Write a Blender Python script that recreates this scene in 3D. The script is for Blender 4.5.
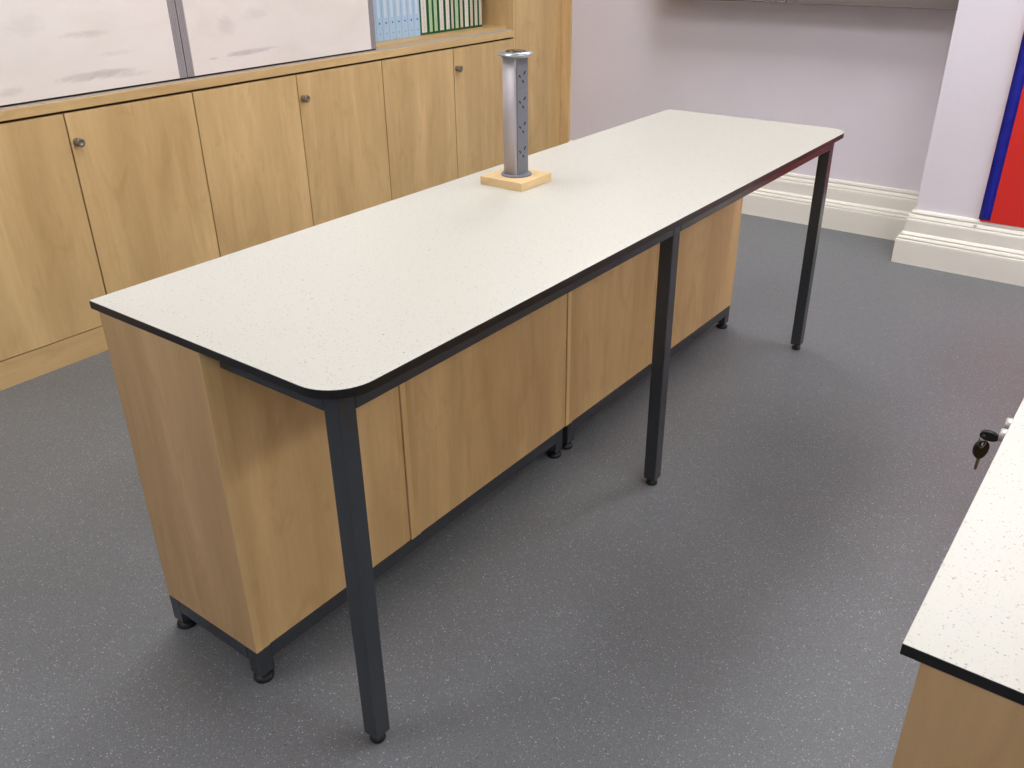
import bpy, bmesh, math, random
from mathutils import Vector, Matrix
random.seed(4)
for o in list(bpy.data.objects): bpy.data.objects.remove(o)
S = bpy.context.scene
COL = S.collection

# ------------------------------------------------------------------ camera
cam_d = bpy.data.cameras.new('camera'); cam = bpy.data.objects.new('camera', cam_d); COL.objects.link(cam)
CAM = Vector((-0.8599, -1.0283, 1.6105)); F_PX = 882.1
yaw, pitch, roll = map(math.radians, (37.2302, -27.6187, -0.6991))
fw = Vector((math.cos(pitch)*math.cos(yaw), math.cos(pitch)*math.sin(yaw), math.sin(pitch)))
rt = Vector((math.sin(yaw), -math.cos(yaw), 0)); up = rt.cross(fw)
c_, s_ = math.cos(roll), math.sin(roll)
R_, U_ = c_*rt + s_*up, -s_*rt + c_*up
m4 = Matrix((R_, U_, -fw)).transposed().to_4x4(); m4.translation = CAM
cam.matrix_world = m4
cam_d.sensor_width = 36; cam_d.lens = F_PX/1024*36; cam_d.clip_start = .02; cam_d.clip_end = 50
S.camera = cam

# ------------------------------------------------------------------ world, exposure
W = bpy.data.worlds.new('world'); S.world = W; W.use_nodes = True
W.node_tree.nodes['Background'].inputs[0].default_value = (.8, .85, 1, 1)
W.node_tree.nodes['Background'].inputs[1].default_value = 0.1
vs = S.view_settings; vs.view_transform = 'Standard'; vs.look = 'None'; vs.gamma = 1; vs.use_curve_mapping = False
vs.exposure = 0.0
LAMP = 12.0                      # emission of the ceiling panels
LIGHTS = [(x, y) for x in (-1.6, 0.8, 3.1) for y in (1.25, -0.75, -2.75) if (x, y) != (-1.6, -0.75)]
CEIL = 2.85

# ------------------------------------------------------------------ helpers
def lin(c):
    return tuple((v/255/12.92 if v/255 <= .04045 else ((v/255+.055)/1.055)**2.4) for v in c) + (1,)

def mat(name, col=(200, 200, 200), rough=.5, metal=0.0, coat=0.0, emit=None, spec=None):
    m = bpy.data.materials.new(name); m.use_nodes = True
    b = m.node_tree.nodes['Principled BSDF']
    b.inputs['Base Color'].default_value = lin(col)
    b.inputs['Roughness'].default_value = rough; b.inputs['Metallic'].default_value = metal
    b.inputs['Coat Weight'].default_value = coat
    if spec is not None: b.inputs['Specular IOR Level'].default_value = spec
    if emit: b.inputs['Emission Color'].default_value = lin(emit[0]); b.inputs['Emission Strength'].default_value = emit[1]
    return m

class N:
    """small node helper"""
    def __init__(s, m): s.m = m; s.t = m.node_tree; s.b = s.t.nodes['Principled BSDF']
    def new(s, ty, **kw):
        n = s.t.nodes.new(ty)
        for k, v in kw.items():
            if k[0] == '_': setattr(n, k[1:], v)
        return n
    def set(s, sock, v):
        if hasattr(v, 'is_linked') or isinstance(v, bpy.types.NodeSocket): s.t.links.new(v, sock)
        else: sock.default_value = v
    def coord(s, kind='Object'): return s.new('ShaderNodeTexCoord').outputs[kind]
    def mapping(s, v, scale=(1, 1, 1), loc=None):
        n = s.new('ShaderNodeMapping'); s.set(n.inputs[0], v); n.inputs['Scale'].default_value = scale
        if loc is not None: s.set(n.inputs['Location'], loc)
        return n.outputs[0]
    def noise(s, v, scale, detail=3, rough=.5, dist=0):
        n = s.new('ShaderNodeTexNoise'); s.set(n.inputs['Vector'], v); n.inputs['Scale'].default_value = scale
        n.inputs['Detail'].default_value = detail; n.inputs['Roughness'].default_value = rough; n.inputs['Distortion'].default_value = dist
        return n.outputs['Fac']
    def math(s, op, a, b=0.0, c=None):
        n = s.new('ShaderNodeMath'); n.operation = op; s.set(n.inputs[0], a); s.set(n.inputs[1], b)
        if c is not None: s.set(n.inputs[2], c)
        return n.outputs[0]
    def ramp(s, f, stops):
        n = s.new('ShaderNodeValToRGB'); s.set(n.inputs[0], f); e = n.color_ramp.elements
        while len(e) < len(stops): e.new(.5)
        for q, (p, c) in zip(e, stops): q.position = p; q.color = c if len(c) == 4 else lin(c)
        return n.outputs[0]
    def mix(s, f, a, b, mode='MIX'):
        n = s.new('ShaderNodeMix'); n.data_type = 'RGBA'; n.blend_type = mode
        s.set(n.inputs[0], f); s.set(n.inputs[6], a); s.set(n.inputs[7], b); return n.outputs[2]
    def maprange(s, v, a, b, c, d):
        n = s.new('ShaderNodeMapRange'); s.set(n.inputs[0], v)
        for i, q in enumerate((a, b, c, d)): n.inputs[i+1].default_value = q
        return n.outputs[0]
    def bump(s, h, strength=.1, dist=.001):
        n = s.new('ShaderNodeBump'); s.set(n.inputs['Height'], h); n.inputs['Strength'].default_value = strength
        n.inputs['Distance'].default_value = dist; s.t.links.new(n.outputs[0], s.b.inputs['Normal'])

def wood(name, base=(190, 155, 104), axis='Z', rough=.42, contrast=1.0):
    m = mat(name, base, rough); k = N(m); co = k.coord()
    info = k.new('ShaderNodeObjectInfo')
    off = k.new('ShaderNodeVectorMath'); off.operation = 'SCALE'; off.inputs[0].default_value = (13.1, 7.7, 5.3)
    k.t.links.new(info.outputs['Random'], off.inputs['Scale'])
    sc = {'Z': (1, 1, .12), 'X': (.12, 1, 1), 'Y': (1, .12, 1)}[axis]
    v = k.mapping(co, sc, off.outputs[0])
    broad = k.noise(v, 7, 3, .55, .6)
    fine = k.noise(v, 70, 4, .6, .3)
    sc2 = {'Z': (1, 1, .45), 'X': (.45, 1, 1), 'Y': (1, .45, 1)}[axis]
    v2 = k.mapping(co, sc2, off.outputs[0])
    blot = k.noise(v2, 9, 4, .6, 1.2)
    L = tuple(min(255, c*1.07) for c in base); D = (base[0]*.93, base[1]*.90, base[2]*.86)
    c1 = k.ramp(broad, [(.3, L), (.7, D)])
    c2 = k.mix(k.maprange(blot, .55, .8, 0, .55*contrast), c1, lin((base[0]*.86, base[1]*.80, base[2]*.72)))
    c3 = k.mix(k.maprange(fine, .35, .7, 0, .18*contrast), c2, lin((base[0]*.80, base[1]*.76, base[2]*.68)))
    k.t.links.new(c3, k.b.inputs['Base Color'])
    return m

def box_bm(bm, x0, x1, y0, y1, z0, z1, mi=0):
    vs_ = [bm.verts.new((x, y, z)) for z in (z0, z1) for y in (y0, y1) for x in (x0, x1)]
    for f in ((0, 2, 3, 1), (4, 5, 7, 6), (0, 1, 5, 4), (2, 6, 7, 3), (0, 4, 6, 2), (1, 3, 7, 5)):
        fc = bm.faces.new([vs_[i] for i in f]); fc.material_index = mi
    return bm

def prism_bm(bm, pts, z0, z1, mi=0, side_mi=None, f=lambda x, y, z: (x, y, z)):
    a = [bm.verts.new(f(x, y, z0)) for x, y in pts]; b = [bm.verts.new(f(x, y, z1)) for x, y in pts]
    n = len(pts)
    q = bm.faces.new(list(reversed(a))); q.material_index = side_mi if side_mi is not None else mi
    q = bm.faces.new(b); q.material_index = mi
    for i in range(n):
        q = bm.faces.new((a[i], a[(i+1) % n], b[(i+1) % n], b[i])); q.material_index = side_mi if side_mi is not None else mi
    return bm

def lathe_bm(bm, prof, seg=32, M=Matrix.Identity(4), mi=0):
    """prof: list of (r, h) along local Z, transformed by M"""
    rings = []
    for r, h in prof:
        if r < 1e-6: rings.append([bm.verts.new(M @ Vector((0, 0, h)))])
        else: rings.append([bm.verts.new(M @ Vector((r*math.cos(2*math.pi*i/seg), r*math.sin(2*math.pi*i/seg), h))) for i in range(seg)])
    for A, B in zip(rings, rings[1:]):
        for i in range(seg):
            j = (i+1) % seg
            if len(A) == 1 and len(B) == 1: continue
            if len(A) == 1: q = bm.faces.new((A[0], B[j], B[i]))
            elif len(B) == 1: q = bm.faces.new((A[i], A[j], B[0]))
            else: q = bm.faces.new((A[i], A[j], B[j], B[i]))
            q.material_index = mi; q.smooth = True
    return bm

def sweep_bm(bm, path, r, seg=10, closed=False):
    P = [Vector(p) for p in path]; n = len(P); rings = []
    for i, p in enumerate(P):
        t = (P[(i+1) % n]-P[i-1]) if closed else (P[min(i+1, n-1)]-P[max(i-1, 0)])
        t.normalize(); a = t.cross(Vector((0.3, .2, 1)).normalized()); a.normalize(); b = t.cross(a)
        rings.append([bm.verts.new(p + r*(a*math.cos(2*math.pi*k/seg)+b*math.sin(2*math.pi*k/seg))) for k in range(seg)])
    for i in range(n if closed else n-1):
        A, B = rings[i], rings[(i+1) % n]
        for k in range(seg):
            q = bm.faces.new((A[k], A[(k+1) % seg], B[(k+1) % seg], B[k])); q.smooth = True
    return bm

def obj(name, bm, mats, parent=None, bevel=0, seg=2, label=None, smooth=False):
    bmesh.ops.recalc_face_normals(bm, faces=bm.faces[:])
    me = bpy.data.meshes.new(name)
    if parent is not None:           # parts: mesh in the thing's own space
        loc = parent_world(parent)
        bmesh.ops.translate(bm, verts=bm.verts[:], vec=-loc)
    bm.to_mesh(me); bm.free()
    for m in (mats if isinstance(mats, (list, tuple)) else [mats]): me.materials.append(m)
    o = bpy.data.objects.new(name, me); COL.objects.link(o)
    if parent is not None: o.parent = parent
    if bevel:
        b = o.modifiers.new('bevel', 'BEVEL'); b.width = bevel; b.segments = seg; b.limit_method = 'ANGLE'; b.angle_limit = math.radians(50)
        b.harden_normals = False
    if label: o['label'] = label
    return o

def parent_world(p):
    v = Vector((0, 0, 0))
    while p is not None: v = v + p.location; p = p.parent
    return v

def thing(name, label, cat, loc=(0, 0, 0), group=None):
    o = bpy.data.objects.new(name, None); COL.objects.link(o); o.location = loc; o.empty_display_size = .05
    o['label'] = label; o['category'] = cat
    if group: o['group'] = group
    return o

def tag(o, label, cat, group=None):
    o['label'] = label; o['category'] = cat
    if group: o['group'] = group
    return o

def struct(name, bm, m, **kw):
    o = obj(name, bm, m, **kw); o['kind'] = 'structure'; return o

def box(*a): return box_bm(bmesh.new(), *a)

def copy_tree(o, parent=None):
    c = o.copy(); COL.objects.link(c); c.parent = parent
    for ch in list(o.children): copy_tree(ch, c)
    return c

# ------------------------------------------------------------------ materials
WD = (211, 181, 128)
M_wood = wood('maple_vertical', WD); M_woodX = wood('maple_horizontal', WD, axis='X')
M_woodbench = wood('maple_bench_panel', (218, 186, 130), contrast=.9)
M_woodend_shaded = wood('maple_end_panel_shaded', (204, 172, 124), contrast=1.0)  # same maple toned down, shade of the end faces put into the colour
M_woodlight = wood('pale_birch_block', (228, 200, 150), 'X', .5)
M_edge = wood('pale_edge_banding', (232, 202, 142), contrast=.6)
M_inner = wood('maple_inner', (222, 190, 138))
M_steel = mat('dark_powder_coat', (52, 57, 62), .22, spec=.6)
k = N(M_steel); k.bump(k.noise(k.coord(), 900, 2), .04, .0004)
M_rubber = mat('black_plastic', (14, 14, 15), .45)
M_core = mat('black_laminate_core', (16, 16, 17), .35)
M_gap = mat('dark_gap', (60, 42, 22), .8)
M_alu = mat('brushed_aluminium', (184, 178, 180), .5, .4)
M_aluframe = mat('anodised_frame', (168, 162, 163), .45, .2)
M_sock = mat('grey_socket_plastic', (112, 116, 124), .45)
M_hole = mat('socket_slot', (10, 10, 12), .6)
M_chrome = mat('polished_cap', (168, 175, 177), .3, .75)
M_darkchrome = mat('dark_glossy_disc', (70, 66, 62), .15, .7)
M_knob = mat('nickel_knob', (150, 142, 128), .3, .85)
M_knobw = mat('satin_knob', (205, 205, 200), .35, .5)
M_key = mat('key_blade', (120, 112, 105), .3, .9)

def paint(name, col, rough=.6):
    m = mat(name, col, rough); k = N(m); n = k.noise(k.coord(), 2.2, 3, .6)
    k.t.links.new(k.mix(k.maprange(n, .3, .7, 0, .5), lin(col), lin(tuple(c*.96 for c in col))), k.b.inputs['Base Color'])
    k.bump(k.noise(k.coord(), 260, 2), .12, .0006); return m
M_wall = paint('lilac_grey_wall_paint', (233, 227, 233))
M_skirt = paint('cream_gloss_skirting_paint', (246, 242, 230), .35)
M_ceil = paint('ceiling_paint', (238, 238, 236))

def laminate(name, base, scale=1.0, strength=1.0):
    m = mat(name, base, .36, spec=.45); k = N(m); co = k.coord(); col = lin(base)
    prev = col
    for sc, lo, rmax, fleck, amt in ((230, .5, .38, (140, 137, 128), .7), (430, .4, .45, (166, 163, 150), .6), (110, .9, .24, (112, 108, 100), .8)):
        v = k.new('ShaderNodeTexVoronoi'); v.inputs['Scale'].default_value = sc*scale; k.t.links.new(co, v.inputs['Vector'])
        sp = k.new('ShaderNodeSeparateColor'); k.t.links.new(v.outputs['Color'], sp.inputs[0])
        # only some cells hold a fleck, of varied size
        rad = k.maprange(sp.outputs[0], lo, 1, 0, rmax)
        msk = k.math('LESS_THAN', v.outputs['Distance'], rad)
        few = k.math('GREATER_THAN', sp.outputs[1], .45)
        f = k.math('MULTIPLY', k.math('MULTIPLY', msk, few), amt*strength)
        prev = k.mix(f, prev, lin(fleck))
    k.t.links.new(prev, k.b.inputs['Base Color']); return m
M_top = laminate('white_speckled_laminate', (197, 195, 183))

def vinyl():
    base = (112, 113, 118)
    m = mat('grey_safety_vinyl', base, .42, spec=.45); k = N(m); co = k.coord()
    n = k.noise(co, 1.3, 4, .55)
    col = k.mix(k.maprange(n, .3, .7, 0, 1), lin((110, 113, 114)), lin((123, 127, 129)))
    n2 = k.noise(co, 320, 2, .6)
    col = k.mix(k.maprange(n2, .35, .75, 0, .6), col, lin((88, 90, 93)))
    for sc, r0, lo, fleck, amt in ((190, .34, .70, (196, 198, 205), .75), (300, .50, .45, (160, 163, 170), .5), (170, .36, .72, (62, 62, 66), .6)):
        v = k.new('ShaderNodeTexVoronoi'); v.inputs['Scale'].default_value = sc; k.t.links.new(co if sc != 170 else k.mapping(co, (1, 1, 1), (3.3, 1.7, 0)), v.inputs['Vector'])
        sp = k.new('ShaderNodeSeparateColor'); k.t.links.new(v.outputs['Color'], sp.inputs[0])
        rad = k.maprange(sp.outputs[0], lo, 1, 0, r0)
        col = k.mix(k.math('MULTIPLY', k.math('LESS_THAN', v.outputs['Distance'], rad), amt), col, lin(fleck))
    # scuffs
    sc_ = k.noise(k.mapping(co, (1, 3, 1)), 5, 6, .7, 1.5)
    col = k.mix(k.maprange(sc_, .68, .78, 0, .35), col, lin((60, 60, 64)))
    k.t.links.new(col, k.b.inputs['Base Color'])
    k.set(k.b.inputs['Roughness'], k.maprange(n, .3, .7, .36, .5))
    k.bump(k.noise(co, 500, 2), .15, .0006)
    return m
M_floor = vinyl()

# ------------------------------------------------------------------ room shell
WX, PX, PY, WY, NX, RY = 4.300, 3.939, -.012, 2.93, -3.6, -4.2
struct('floor', box(NX-.1, WX+.1, RY-.1, WY+.1, -.1, 0), M_floor)
struct('ceiling', box(NX-.1, WX+.1, RY-.1, WY+.1, CEIL, CEIL+.1), M_ceil)
struct('wall_back', box(NX-.1, WX+.1, WY, WY+.1, 0, CEIL), M_wall)
struct('wall_far', box(WX, WX+.1, RY-.1, WY, 0, CEIL), M_wall)
struct('wall_near', box(NX-.1, NX, RY-.1, WY, 0, CEIL), M_wall)
struct('wall_right', box(NX, WX, RY-.1, RY, 0, CEIL), M_wall)
struct('wall_pier', box(PX, WX, -2.6, PY, 0, CEIL), M_wall)

SK = [(0, .283), (.010, .283), (.016, .279), (.019, .270), (.014, .262), (.021, .256), (.026, .246), (.022, .240), (.030, .236), (.032, .228),
      (.032, .170), (.037, .166), (.044, .158), (.040, .150), (.050, .146), (.054, .138), (.050, .131), (.057, .127), (.058, .118), (.058, 0), (0, 0)]
SK = [(d, z*.977) for d, z in SK]
def skirting(name, corners, normals):
    """corners: wall line points; profile pushed out along mitred normals"""
    bm = bmesh.new(); rings = []
    for (x, y), (nx, ny) in zip(corners, normals):
        rings.append([bm.verts.new((x+nx*d, y+ny*d, z)) for d, z in SK])
    n = len(SK)
    for A, B in zip(rings, rings[1:]):
        for i in range(n): bm.faces.new((A[i], A[(i+1) % n], B[(i+1) % n], B[i]))
    bm.faces.new(rings[0]); bm.faces.new(list(reversed(rings[-1])))
    return struct(name, bm, M_skirt)
skirting('baseboard_far', [(WX, 2.365), (WX, PY)], [(-1, 0), (-1, 0)])
skirting('baseboard_pier', [(WX-.06, PY), (PX, PY), (PX, -2.6)], [(0, 1), (-1, 1), (-1, 0)])

# ------------------------------------------------------------------ ceiling light panels (out of view, light the room)
M_diff = mat('lit_diffuser', (255, 255, 255), .5, emit=((250, 250, 255), LAMP))
M_fix = mat('white_enamel', (235, 235, 235), .4)
lt0 = thing('ceiling_light', 'recessed ceiling light panel', 'light', (0, 0, CEIL), 'ceiling light panels')
bm = bmesh.new()
for a in ((-.62, .62, -.32, -.30), (-.62, .62, .30, .32), (-.62, -.60, -.30, .30), (.60, .62, -.30, .30)): box_bm(bm, *a, CEIL-.03, CEIL)
obj('frame', bm, M_fix, lt0)
obj('diffuser', box(-.60, .60, -.30, .30, CEIL-.02, CEIL-.001), M_diff, lt0)
for i, (x, y) in enumerate(LIGHTS):
    o = lt0 if i == 0 else copy_tree(lt0)
    o.location = (x, y, CEIL)

# ------------------------------------------------------------------ island bench (top, frame, three legs)
TZ, TT = .90, .019
L, Wd = 2.628, .7663
tb = thing('island_table', 'long white speckled table with black edge and three dark steel legs', 'table', (1.314, .38, 0))
def arc(cx, cy, r, a0, a1, n=12):
    return [(cx+r*math.cos(math.radians(a0+(a1-a0)*i/n)), cy+r*math.sin(math.radians(a0+(a1-a0)*i/n))) for i in range(n+1)]
r = .09
pts = arc(r, r, r, 180, 270) + arc(L-.074, .074, .074, 270, 360) + [(L, Wd), (0, Wd)]
o = obj('tabletop', prism_bm(bmesh.new(), pts, TZ-TT, TZ, 0, 1), [M_top, M_core], tb, bevel=.0012)
LI, LS = .0325, .041
RZ1 = TZ-TT; RZ0 = RZ1-.042
LEGX = (LI, 1.282, 2.532)
for a, b in ((LI+LS, LEGX[1]), (LEGX[1]+LS, LEGX[2])): obj('front_rail', box(a, b, LI, LI+LS, RZ0, RZ1), M_steel, tb, bevel=.002)
for x in LEGX:
    obj('end_rail' if x != LEGX[1] else 'middle_rail', box(x, x+LS, LI+LS, .372, RZ0, RZ1), M_steel, tb, bevel=.002)
for x in LEGX:
    lg = obj('leg', box(x, x+LS, LI, LI+LS, .0235, RZ1), M_steel, tb, bevel=.0025)
    bm = lathe_bm(bmesh.new(), [(0, 0), (.0165, 0), (.018, .003), (.017, .012), (.009, .014), (.009, .024), (0, .024)], 24, Matrix.Translation((x+LS/2, LI+LS/2, 0)))
    obj('levelling_foot', bm, M_rubber, lg)

# ------------------------------------------------------------------ steel base frames under the cabinets
CY0, CY1, CZ = .3838, .7335, .1008
def base_frame(x0, x1, label):
    t = thing('cabinet_stand', label, 'stand', ((x0+x1)/2, CY0+.18, 0), 'steel base frames under the bench')
    for a in (CY0, CY1-.03): obj('long_rail', box(x0+.04, x1-.04, a, a+.03, .062, CZ), M_steel, t, bevel=.0015)
    for a in (x0, x1-.03): obj('cross_rail', box(a, a+.03, CY0+.04, CY1-.04, .062, CZ), M_steel, t, bevel=.0015)
    for x in (x0, x1-.04):
        for y in (CY0, CY1-.04):
            lg = obj('leg', box(x, x+.04, y, y+.04, .024, CZ), M_steel, t, bevel=.002)
            bm = lathe_bm(bmesh.new(), [(0, 0), (.0235, 0), (.025, .003), (.024, .010), (.018, .014), (.009, .016), (.009, .0245), (0, .0245)], 28, Matrix.Translation((x+.02, y+.02, 0)))
            obj('levelling_foot', bm, M_rubber, lg)
    return t
base_frame(.000, 1.278, 'dark steel stand with black round feet under near half of bench cabinets')
base_frame(1.308, 2.598, 'dark steel stand with black round feet under far half of bench cabinets')

# ------------------------------------------------------------------ cabinets carrying the island top
def bench_cabinet(x0, x1, label, near=False, far=False):
    t = thing('bench_cabinet', label, 'cabinet', ((x0+x1)/2, (CY0+CY1)/2, CZ), 'maple cabinets under the island top')
    z0, z1, th = CZ, TZ-TT, .018
    obj('side_panel', box(x0, x0+th, CY0+.0015, CY1, z0, z1), M_woodend_shaded if near else M_woodbench, t)
    obj('edge_strip', box(x0, x0+th, CY0, CY0+.0014, z0, z1), M_edge, t)
    obj('side_panel', box(x1-th, x1, CY0+.003, CY1, z0, z1), M_woodbench, t, bevel=.0004)
    obj('stile', box(x0+th, x0+th+.020, CY0+.0005, CY0+.02, z0, z1), M_woodbench, t)
    obj('back_panel', box(x0+th+.020, x1-th, CY0+.003, CY0+.02, z0, z1), M_woodbench, t)
    obj('bottom_board', box(x0+th, x1-th, CY0+.02, CY1-.02, z0, z0+.018), M_inner, t)
    obj('top_board', box(x0+th, x1-th, CY0+.02, CY1-.02, z1-.018, z1), M_inner, t)
    mid = (x0+x1)/2
    for a, b, kx in ((x0+.002, mid-.0015, mid-.03), (mid+.0015, x1-.002, mid+.03)):
        d = obj('door', box(a, b, CY1-.019, CY1, z0+.002, z1-.003), M_woodbench, t, bevel=.0008)
        bm = lathe_bm(bmesh.new(), [(0, 0), (.008, 0), (.007, .012), (.013, .018), (.013, .024), (0, .026)], 20,
                      Matrix.Translation((kx, CY1, z1-.08)) @ Matrix.Rotation(math.radians(-90), 4, 'X'))
        obj('knob', bm, M_knob, d)
    return t
bench_cabinet(.000, .5290, 'narrow maple cabinet at the near end of the island, its shade-darkened side panel facing out', near=True)
bench_cabinet(.5325, 1.2935, 'wide maple cabinet under the island between near leg and middle leg')
bench_cabinet(1.2965, 1.880, 'maple cabinet under the island just before and behind the middle leg')
bench_cabinet(1.8815, 2.616, 'maple cabinet at the far end of the island beyond the middle leg')

# ------------------------------------------------------------------ pop-up power column on its wooden block
px, py = 1.303, .5885
pc = thing('power_column', 'silver upright power socket column on a pale square wooden block on the table', 'power socket', (px, py, TZ))
obj('base_block', box(1.223, 1.381, .511, .667, TZ, TZ+.025), M_woodlight, pc, bevel=.0015)
BZ = TZ+.025
T_ = Matrix.Translation((px, py, BZ))
obj('collar', lathe_bm(bmesh.new(), [(0, 0), (.047, 0), (.047, .003), (.044, .006), (.039, .007), (0, .007)], 48, T_), M_sock, pc)
R0, HF = .0380, .0228
half = math.sqrt(R0*R0-HF*HF); a0 = math.degrees(math.atan2(-HF, half)); a1 = 180-a0
prof = arc(0, 0, R0, a0, a1, 40)
H1 = .340
bm = prism_bm(bmesh.new(), [(px+x, py+y) for x, y in prof], BZ+.006, BZ+H1)
for f in bm.faces:
    if len(f.verts) == 4: f.smooth = abs(f.calc_center_median().y-(py-HF)) > .002
col_o = obj('column_body', bm, M_alu, pc)
sp = obj('socket_panel', box(px-half+.003, px+half-.003, py-HF-.0022, py-HF+.001, BZ+.006, BZ+H1), M_sock, pc, bevel=.0008)
for i in range(4):
    z = 1.2145-.0722*i; yf = py-HF-.0022
    bm = bmesh.new(); box_bm(bm, px-half+.0045, px+half-.0045, yf-.0012, yf, z-.0335, z+.0335)
    so = obj('socket_face', bm, M_sock, sp, bevel=.0007)
    bm = bmesh.new()
    for (sx, sz, w, h) in ((0, .0125, .0030, .0065), (-.0110, -.0095, .0058, .0028), (.0110, -.0095, .0058, .0028)):
        R45 = Matrix.Translation((px, yf-.0012, z)) @ Matrix.Rotation(math.radians(45), 4, 'Y')
        vv = [R45 @ Vector((sx+a*w*.9, b, sz+c*h*.9)) for a in (-1, 1) for b in (-.0004, .001) for c in (-1, 1)]
        q = [bm.verts.new(v) for v in vv]
        for f in ((0, 1, 3, 2), (4, 6, 7, 5), (0, 4, 5, 1), (2, 3, 7, 6), (0, 2, 6, 4), (1, 5, 7, 3)): bm.faces.new([q[i_] for i_ in f])
    obj('pin_slots', bm, M_hole, so)
TT_ = Matrix.Translation((px, py, BZ+H1))
obj('top_cap', lathe_bm(bmesh.new(), [(0, 0), (.038, 0), (.040, .003), (.050, .006), (.0530, .009), (.051, .012), (.044, .0155), (.034, .017), (.031, .0155), (0, .015)], 48, TT_), M_chrome, pc)
obj('lid_disc', lathe_bm(bmesh.new(), [(.0295, .0155), (.0285, .0185), (.024, .0195), (0, .0200)], 40, TT_), M_darkchrome, pc)

# ------------------------------------------------------------------ cupboards along the back wall
BY = 2.431; DW = .5752; D0 = .3028
def knob_bm(x, z, y=BY, M=None, s=1.0):
    return lathe_bm(bmesh.new(), [(0, 0), (.0115*s, 0), (.0105*s, .004), (.0088*s, .010), (.0085*s, .018), (.0125*s, .021), (.0135*s, .025), (.0132*s, .033), (.011*s, .035), (.006*s, .035), (.005*s, .033), (0, .033)], 24,
                    Matrix.Translation((x, y, z)) @ Matrix.Rotation(math.radians(90), 4, 'X'))
def cupboard(x0, label):
    t = thing('base_cupboard', label, 'cupboard', (x0+DW, BY+.2, 0), 'maple cupboards along the back wall')
    x1 = x0+2*DW
    bm = bmesh.new(); th = .018
    box_bm(bm, x0, x0+th, BY+.02, WY-.01, .113, .988); box_bm(bm, x1-th, x1, BY+.02, WY-.01, .113, .988)
    box_bm(bm, x0+th, x1-th, BY+.02, WY-.01, .113, .131); box_bm(bm, x0+th, x1-th, BY+.02, WY-.01, .970, .988)
    box_bm(bm, x0+th, x1-th, WY-.02, WY-.01, .131, .970)
    obj('carcass', bm, M_gap, t)
    for i in (0, 1):
        a, b = x0+i*DW+.0030, x0+(i+1)*DW-.0030
        d = obj('door', box(a, b, BY, BY+.019, .1165, .9795), M_wood, t, bevel=.0008)
        if i: obj('knob', knob_bm(a+.023, .871, s=1.3), M_knob, d)
    obj('plinth', box(x0, x1, BY+.003, BY+.021, 0, .1125), M_woodX, t)
    return t
cupboard(D0-2*DW, 'maple double-door cupboard furthest left in the run under the whiteboards')
cupboard(D0, 'maple double-door cupboard under the left whiteboard')
cupboard(D0+2*DW, 'maple double-door cupboard under the right whiteboard')
cupboard(D0+4*DW, 'maple double-door cupboard under the row of folders and binders')
TX0, TX1 = D0+6*DW, 4.274
tc = thing('tall_cupboard', 'full-height maple cupboard in the corner beside the lilac wall', 'cupboard', ((TX0+TX1)/2, BY+.2, 0))
bm = bmesh.new()
box_bm(bm, TX0, TX0+.018, BY+.002, WY-.01, .113, 2.32); box_bm(bm, TX1-.018, TX1, BY+.02, WY-.01, .113, 2.32)
box_bm(bm, TX0+.018, TX1-.018, BY+.02, WY-.01, .113, .131); box_bm(bm, TX0+.018, TX1-.018, BY+.02, WY-.01, 2.302, 2.32); box_bm(bm, TX0+.018, TX1-.018, WY-.02, WY-.01, .131, 2.302)
obj('carcass', bm, M_inner, tc)
d = obj('door', box(TX0+.0195, TX1-.003, BY, BY+.019, .1185, 2.318), M_wood, tc, bevel=.0008)
obj('plinth', box(TX0, TX1, BY+.003, BY+.021, 0, .1125), M_woodX, tc)
fl = obj('filler_strip', box(TX1+.002, WX-.001, 2.366, BY+.05, 0, 2.32), M_inner, tc, bevel=.001)

LX0 = D0-2*DW
lg = obj('ledge_worktop', box(LX0, TX0-.0015, BY-.001, WY-.003, .990, 1.0255), M_woodX, bevel=.0015)
tag(lg, 'long maple ledge running along the top of the low cupboards', 'worktop')

# open shelving above the ledge
sh = thing('shelf_unit', 'open maple shelving behind the sliding whiteboards holding folders and binders', 'shelves', (2.0, 2.7, 1.04))
SY0 = 2.487; zb = 1.0275
obj('base_board', box(LX0, TX0-.0015, SY0, WY-.025, zb, 1.0480), M_woodX, sh, bevel=.001)
obj('back_panel', box(LX0, TX0-.0015, WY-.024, WY-.003, zb, 2.30), M_inner, sh)
for x in (LX0, D0-.009, D0+2*DW-.009, D0+4*DW-.159):
    obj('upright', box(x, x+.018, SY0, WY-.025, 1.049, 2.28), M_inner, sh)
obj('top_board', box(LX0, TX0-.0015, SY0, WY-.025, 2.281, 2.30), M_woodX, sh)
for a, b in ((LX0+.018, D0-.009), (D0+.009, D0+2*DW-.009), (D0+2*DW+.009, D0+4*DW-.159), (D0+4*DW-.141, TX0-.0015)):
    obj('shelf', box(a+.001, b-.001, SY0+.005, WY-.025, 1.46, 1.48), M_woodX, sh)
tr = thing('sliding_track', 'grey aluminium sliding track along the ledge under the whiteboards', 'track', (2.0, 2.47, 1.026))
bm = bmesh.new()
box_bm(bm, LX0, TX0-.002, 2.442, SY0-.002, 1.0257, 1.029)
for y in (2.442, 2.462, SY0-.005): box_bm(bm, LX0, TX0-.002, y, y+.003, 1.029, 1.0335)
obj('rail', bm, mat('beige_track', (186, 176, 162), .5), tr)

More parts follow.
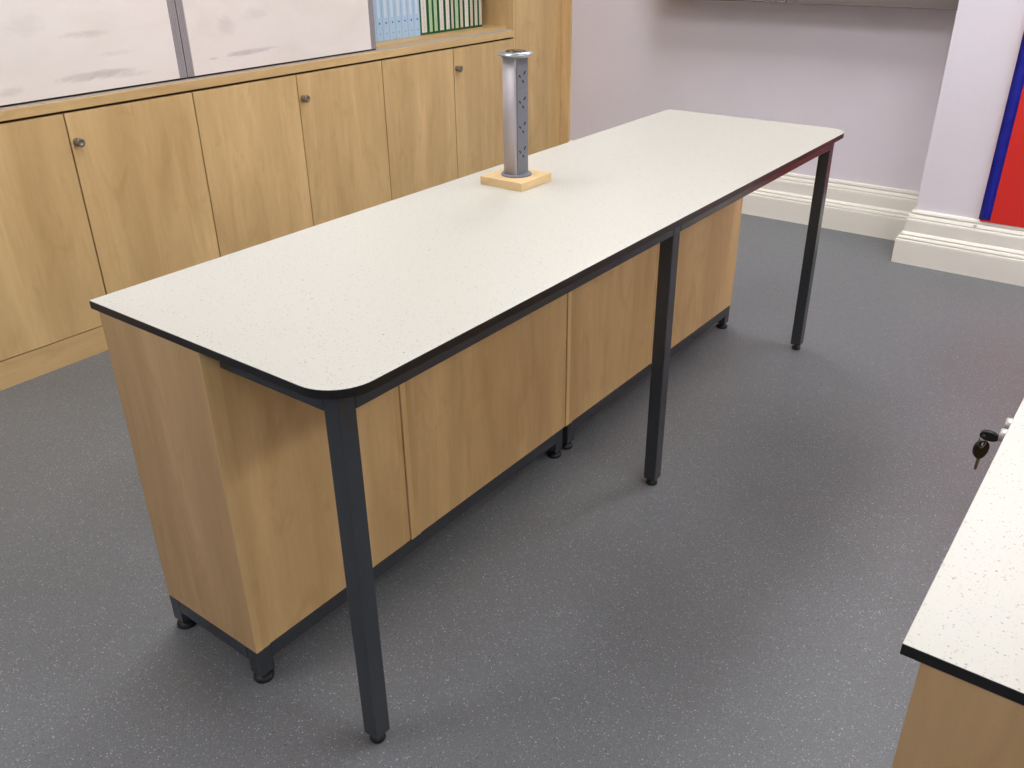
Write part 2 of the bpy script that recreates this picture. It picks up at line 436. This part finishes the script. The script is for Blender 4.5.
def wb_mat(name, smudges, seed):
    m = mat(name, (246, 240, 233), .22, spec=.5); k = N(m); co = k.coord()
    v = k.mapping(co, (1, 1, 2.2), (seed, 0, seed*2)); base = k.mix(k.maprange(k.noise(v, 2.4, 4, .6, .8), .4, .75, 0, .55), lin((240, 233, 224)), lin((226, 218, 206)))
    sx = k.new('ShaderNodeSeparateXYZ'); k.t.links.new(co, sx.inputs[0])
    nz = k.noise(k.mapping(co, (3, 1, 9)), 3.5, 5, .65, 1.5)
    for (x, z, wx, wz, amt) in smudges:
        dx = k.math('DIVIDE', k.math('SUBTRACT', sx.outputs[0], x), wx); dz = k.math('DIVIDE', k.math('SUBTRACT', sx.outputs[2], z), wz)
        d2 = k.math('ADD', k.math('MULTIPLY', dx, dx), k.math('MULTIPLY', dz, dz))
        f = k.maprange(k.math('ADD', d2, k.math('MULTIPLY', nz, 2.2)), 1.0, 1.9, amt, 0)
        base = k.mix(f, base, lin((190, 182, 176)))
    k.t.links.new(base, k.b.inputs['Base Color']); return m
def whiteboard(x0, x1, label, smudges, seed):
    y0, y1 = 2.446, 2.461; z0, z1 = 1.041, 2.24; t = thing('whiteboard', label, 'whiteboard', ((x0+x1)/2, 2.4535, z0), 'sliding whiteboards')
    cx, cz = (x0+x1)/2, z0
    m = wb_mat('whiteboard_surface_%s' % ('a' if seed < 2 else 'b'), [(x-cx, z-cz, a, b, c) for x, z, a, b, c in smudges], seed)
    obj('panel', box(x0+.033, x1-.033, y0+.003, y1-.003, z0, z1), m, t)
    for a in (x0, x1-.033):
        bm = bmesh.new(); box_bm(bm, a, a+.033, y0, y1, z0, z1)
        for q in (.008, .0165, .025): box_bm(bm, a+q-.0012, a+q+.0012, y0-.002, y0, z0, z1)
        obj('side_frame', bm, M_aluframe, t)
    obj('bottom_gap_shade', box(x0+.002, x1-.002, y0+.002, y1-.002, 1.0345, z0-.0005), M_rubber, t)  # black strip painting the shadow gap between board and track
    return t
S1 = [(1.05, 1.100, .20, .020, .62), (1.20, 1.085, .14, .013, .3), (1.15, 1.17, .10, .012, .22), (1.05, 1.25, .13, .016, .42), (.71, 1.082, .07, .022, .4), (.82, 1.30, .10, .05, .2)]
S2 = [(1.78, 1.107, .15, .016, .6), (1.90, 1.113, .08, .010, .35), (1.69, 1.23, .06, .05, .28), (1.60, 1.10, .04, .005, .5), (1.85, 1.26, .10, .03, .25)]
whiteboard(.318, 1.4525, 'left sliding whiteboard with grey wipe smudges along its lower edge', S1, 1.3)
whiteboard(1.4580, 2.590, 'right sliding whiteboard ending beside the blue folders', S2, 4.1)

# ------------------------------------------------------------------ folders and binders
FZ = 1.0485
M_blue = mat('pale_blue_board', (150, 190, 222), .5); k = N(M_blue)
k.t.links.new(k.mix(k.maprange(k.noise(k.coord(), 160, 3), .45, .7, 0, .5), lin((176, 206, 230)), lin((156, 190, 218))), k.b.inputs['Base Color'])
M_bluelab = mat('pale_label', (206, 220, 232), .55)
M_green = mat('green_binder_cover', (14, 88, 48), .4)
M_pages = mat('paper_edges', (225, 222, 210), .8)
def label_mat(name, base, seed):
    m = mat(name, base, .6); k = N(m)
    co = k.mapping(k.coord(), (1, 1, 1), (seed, 0, seed))
    n = k.noise(k.mapping(co, (2.2, 1, 1)), 130, 2, .8)
    sx = k.new('ShaderNodeSeparateXYZ'); k.t.links.new(k.coord('Generated'), sx.inputs[0])
    mid = k.math('MULTIPLY', k.math('GREATER_THAN', sx.outputs[0], .35), k.math('LESS_THAN', sx.outputs[0], .68))
    k.t.links.new(k.mix(k.math('MULTIPLY', k.maprange(n, .54, .60, 0, .75), mid), lin(base), lin((110, 80, 84))), k.b.inputs['Base Color']); return m
M_labW = label_mat('white_spine_label', (228, 222, 212), 0); M_labG = label_mat('pale_green_spine_label', (176, 206, 160), 3)
M_labP = label_mat('off_white_spine_label', (205, 196, 178), 6)
M_ring = mat('ring_metal', (120, 125, 135), .35, .7)
def folder(x0, x1, y0, hgt, dep, cover, labm, label, group, cat, name, lab_z0, lab_w, rings):
    t = thing(name, label, cat, ((x0+x1)/2, y0, FZ), group)
    bm = bmesh.new(); th = .0022
    box_bm(bm, x0, x1, y0, y0+th, FZ, FZ+hgt); box_bm(bm, x0, x0+th, y0+th, y0+dep, FZ, FZ+hgt); box_bm(bm, x1-th, x1, y0+th, y0+dep, FZ, FZ+hgt)
    obj('cover', bm, cover, t, bevel=.001)
    obj('papers', box(x0+th+.002, x1-th-.002, y0+.02, y0+dep-.012, FZ+.004, FZ+hgt-.02), M_pages, t)
    cx = (x0+x1)/2; w = (x1-x0)*lab_w/2
    obj('spine_label', box(cx-w, cx+w, y0-.0008, y0, FZ+lab_z0, FZ+hgt-.02), labm, t)
    if rings:
        for z, q in ((.088, .0045), (.034, .003)):
            bm = lathe_bm(bmesh.new(), [(0, 0), (q, 0), (q*.8, .0015), (0, .0015)], 16, Matrix.Translation((cx+.004, y0-.0001, FZ+z)) @ Matrix.Rotation(math.radians(90), 4, 'X'))
            obj('rivet', bm, M_hole if z > .05 else M_ring, t)
words = ['leftmost, half hidden behind the whiteboard frame', 'second from the whiteboard', 'third from the whiteboard', 'fourth from the whiteboard',
         'fourth from the green binders', 'third from the green binders', 'second from the green binders', 'touching the first green binder']
bx0, bp = 3.100-8*.0497, .0497
for i in range(8):
    folder(bx0+i*bp+.0008, bx0+(i+1)*bp-.0008, 2.600, .318, .27, M_blue, M_bluelab, 'pale blue lever-arch folder, ' + words[i],
           'pale blue folders on the open shelf', 'folder', 'lever_arch_folder', .115, .42, True)
gb = [425, 492, 530, 572, 625, 672, 702, 745, 782, 832, 868, 910, 948]
gl = 'WGGWWPGPWPPP'
gw = ['wide with a white label, first beside the blue folders', 'narrow with a pale green label, second from the blue folders', 'narrow with a pale green label, third from the blue folders',
      'with a white label, fourth from the blue folders', 'with a white label, fifth from the blue folders', 'very narrow with an off-white label, middle of the row',
      'narrow with a green label, seventh from blue folders', 'with an off-white label, fifth from the right end', 'wide with a bright white label, fourth from the right end',
      'narrow with an off-white label, third from the right end', 'with an off-white label, second from the right end', 'off-white label, last at the right end of the row']
for i in range(12):
    a = 3.101+(gb[i]-425)/523*.567; b = 3.101+(gb[i+1]-425)/523*.567
    folder(a+.0008, b-.0008, 2.603, .315, .255, M_green, {'W': M_labW, 'G': M_labG, 'P': M_labP}[gl[i]], 'dark green ring binder, ' + gw[i],
           'green binders on the open shelf', 'binder', 'ring_binder', .012, .60, False)

# ------------------------------------------------------------------ unit hung on the far wall, its bottom edge at the top of the frame
M_hang = mat('taupe_panel', (112, 102, 98), .5)
hu = thing('wall_cupboard', 'dark taupe wall-hung cupboard over the recess, only its lower edge showing', 'cupboard', (WX-.1, .86, 1.22))
HD = .26
obj('carcass', box(WX-HD+.02, WX-.001, .0, 1.70, 1.218, 2.0), M_hang, hu, bevel=.002)
for a, b in ((.002, .849), (.853, 1.698)):
    obj('door', box(WX-HD, WX-HD+.018, a, b, 1.218, 2.0), M_hang, hu, bevel=.002)

# ------------------------------------------------------------------ red display board with blue border on the pier
M_red = mat('red_backing_paper', (218, 38, 28), .7); M_bl = mat('blue_border_paper', (16, 26, 150), .42)
nb = thing('display_board', 'red display board with blue border strip on the pier at right', 'noticeboard', (PX, -1.0, .29))
bY0, bY1, bZ0, bZ1 = -1.95, -.313, .277, 1.95
obj('backing', box(PX-.0235, PX-.0005, bY0+.006, bY1-.006, bZ0, bZ1), M_red, nb)
def strip(bm, y0, y1, z0, z1, vert):
    # gently scalloped border roll strip
    n = 60; prev = None
    for i in range(n+1):
        f = i/n; w = .0010*math.sin(i*1.9)+.0006*math.sin(i*.7)
        if vert: z = z0+(z1-z0)*f; p = [(PX-.0237, y0, z), (PX-.0265-w, (y0+y1)/2, z), (PX-.0237, y1, z)]
        else: y = y0+(y1-y0)*f; p = [(PX-.0237, y, z0), (PX-.0265-w, y, (z0+z1)/2), (PX-.0237, y, z1)]
        cur = [bm.verts.new(q) for q in p]
        if prev:
            for a in (0, 1): bm.faces.new((prev[a], prev[a+1], cur[a+1], cur[a])).smooth = True
            bm.faces.new((prev[2], prev[0], cur[0], cur[2]))
        else: bm.faces.new(cur)
        prev = cur
    bm.faces.new(prev); return bm
obj('border_strip', strip(bmesh.new(), bY1-.052, bY1, bZ0+.008, bZ1, True), M_bl, nb)
obj('border_strip', strip(bmesh.new(), bY0, bY0+.046, bZ0+.008, bZ1, True), M_bl, nb)
obj('border_strip', strip(bmesh.new(), bY0+.048, bY1-.048, bZ1-.046, bZ1, False), M_bl, nb)
bm = lathe_bm(bmesh.new(), [(0, 0), (.009, 0), (.009, .004), (.005, .007), (0, .007)], 20, Matrix.Translation((PX-.021, -.306, .250)) @ Matrix.Rotation(math.radians(-90), 4, 'Y'))
hk = obj('cable_clip', bm, M_fix); tag(hk, 'tiny white clip on the skirting under the board corner', 'clip')

# ------------------------------------------------------------------ near right bench with keys
nbx, nby, bend = -.021, -.928, 2.3
rb = thing('side_bench', 'white speckled worktop with black edge on a maple cabinet, lower right corner', 'bench', (1.1, -1.3, 0))
obj('worktop', prism_bm(bmesh.new(), [(nbx, nby-.75), (bend, nby-.75), (bend, nby), (nbx, nby)], TZ-.016, TZ, 0, 1), [M_top, M_core], rb, bevel=.0012)
ex, ey, y2 = -.018, -.950, nby-.73
obj('end_panel', box(ex, ex+.018, y2, ey, .078, TZ-.0165), M_woodend_shaded, rb, bevel=.0008)
obj('end_panel', box(bend-.02, bend-.002, y2, ey, .078, TZ-.0165), M_woodend_shaded, rb, bevel=.0008)
bm = bmesh.new(); box_bm(bm, ex+.018, bend-.02, y2, ey-.03, .078, .096); box_bm(bm, ex+.018, bend-.02, y2, y2+.018, .096, TZ-.0165)
for x in (.75, 1.52): box_bm(bm, x-.009, x+.009, y2+.018, ey-.03, .096, TZ-.0165)
obj('carcass', bm, M_inner, rb)
obj('plinth', box(ex+.03, bend-.03, y2+.03, ey-.05, 0, .077), M_steel, rb)
doors = [(ex+.0195, .366), (.369, .752), (.755, 1.14), (1.143, 1.52), (1.523, 1.90), (1.903, bend-.0215)]
kx = {1: .723, 2: .769}
for i, (a, b) in enumerate(doors):
    d = obj('door', box(a, b, ey-.020, ey-.001, .080, TZ-.019), M_wood, rb, bevel=.0008)
    x = kx.get(i, (b-.03) if i % 2 == 1 else (a+.03))
    if i == 0: continue
    kb = lathe_bm(bmesh.new(), [(0, 0), (.0105, 0), (.0100, .006), (.0085, .010), (.0085, .020), (.0120, .024), (.0125, .042), (.011, .045), (0, .045)], 24,
                  Matrix.Translation((x, ey-.001, .800)) @ Matrix.Rotation(math.radians(-90), 4, 'X'))
    obj('lock_knob', kb, M_knobw, d)
ks = thing('key_pair', 'two small black-headed keys, one in the bench lock and one hanging from it', 'keys', (.723, ey+.044, .80))
def key_head(cx, cy, cz, s=1.0, tilt=0):
    """flat oval head with a hole, lying in the local XZ plane"""
    bm = bmesh.new(); n = 28; R = Matrix.Translation((cx, cy, cz)) @ Matrix.Rotation(tilt, 4, 'Z')
    rings = []
    for y in (-.0032, .0032):
        out = [bm.verts.new(R @ Vector((.0105*s*math.cos(t), y, .013*s*math.sin(t)*(1 if math.sin(t) > 0 else 1.2)))) for t in [2*math.pi*i/n for i in range(n)]]
        inn = [bm.verts.new(R @ Vector((.0032*s*math.cos(t), y, .0075*s+.0032*s*math.sin(t)))) for t in [2*math.pi*i/n for i in range(n)]]
        rings.append((out, inn))
    for i in range(n):
        j = (i+1) % n
        (o0, i0), (o1, i1) = rings
        bm.faces.new((o0[i], o0[j], i0[j], i0[i])); bm.faces.new((o1[j], o1[i], i1[i], i1[j]))
        bm.faces.new((o0[j], o0[i], o1[i], o1[j])); bm.faces.new((i0[i], i0[j], i1[j], i1[i]))
    return bm
ky = ey+.044
bm = key_head(0, 0, 0, 1.1, 0)
bmesh.ops.rotate(bm, verts=bm.verts[:], cent=(0, 0, 0), matrix=Matrix.Rotation(math.radians(-90), 3, 'X'))   # head points out of the lock
bmesh.ops.rotate(bm, verts=bm.verts[:], cent=(0, 0, 0), matrix=Matrix.Rotation(math.radians(70), 3, 'Y'))
bmesh.ops.translate(bm, verts=bm.verts[:], vec=(.723, ky+.016, .792))
obj('key_head', bm, M_rubber, ks, bevel=.0006, label='black key head in the lock')
obj('key_shank', box(.7215, .7245, ky-.001, ky+.008, .792, .800), M_key, ks)
ring = [(.723+.012*math.sin(a)*.4, ky+.023+.010*math.cos(a)*.6, .779+.0125*math.sin(a+.0)) for a in [2*math.pi*i/28 for i in range(28)]]
obj('key_ring', sweep_bm(bmesh.new(), ring, .0009, 8, True), M_key, ks)
bm = key_head(.729, ky+.023, .760, 1.35, -.8)
obj('key_head', bm, M_rubber, ks, bevel=.0006, label='black head of the hanging key')
bm = prism_bm(bmesh.new(), [(-.0028, 0), (.0028, 0), (.0028, -.014), (.0018, -.016), (.0028, -.018), (.0016, -.021), (.0028, -.023), (0, -.029), (-.0028, -.026)], -.0009, .0009)
bmesh.ops.rotate(bm, verts=bm.verts[:], cent=(0, 0, 0), matrix=Matrix.Rotation(math.radians(90), 3, 'X'))
bmesh.ops.rotate(bm, verts=bm.verts[:], cent=(0, 0, 0), matrix=Matrix.Rotation(-.8, 3, 'Z'))
bmesh.ops.translate(bm, verts=bm.verts[:], vec=(.729, ky+.023, .7425))
obj('key_blade', bm, M_key, ks)
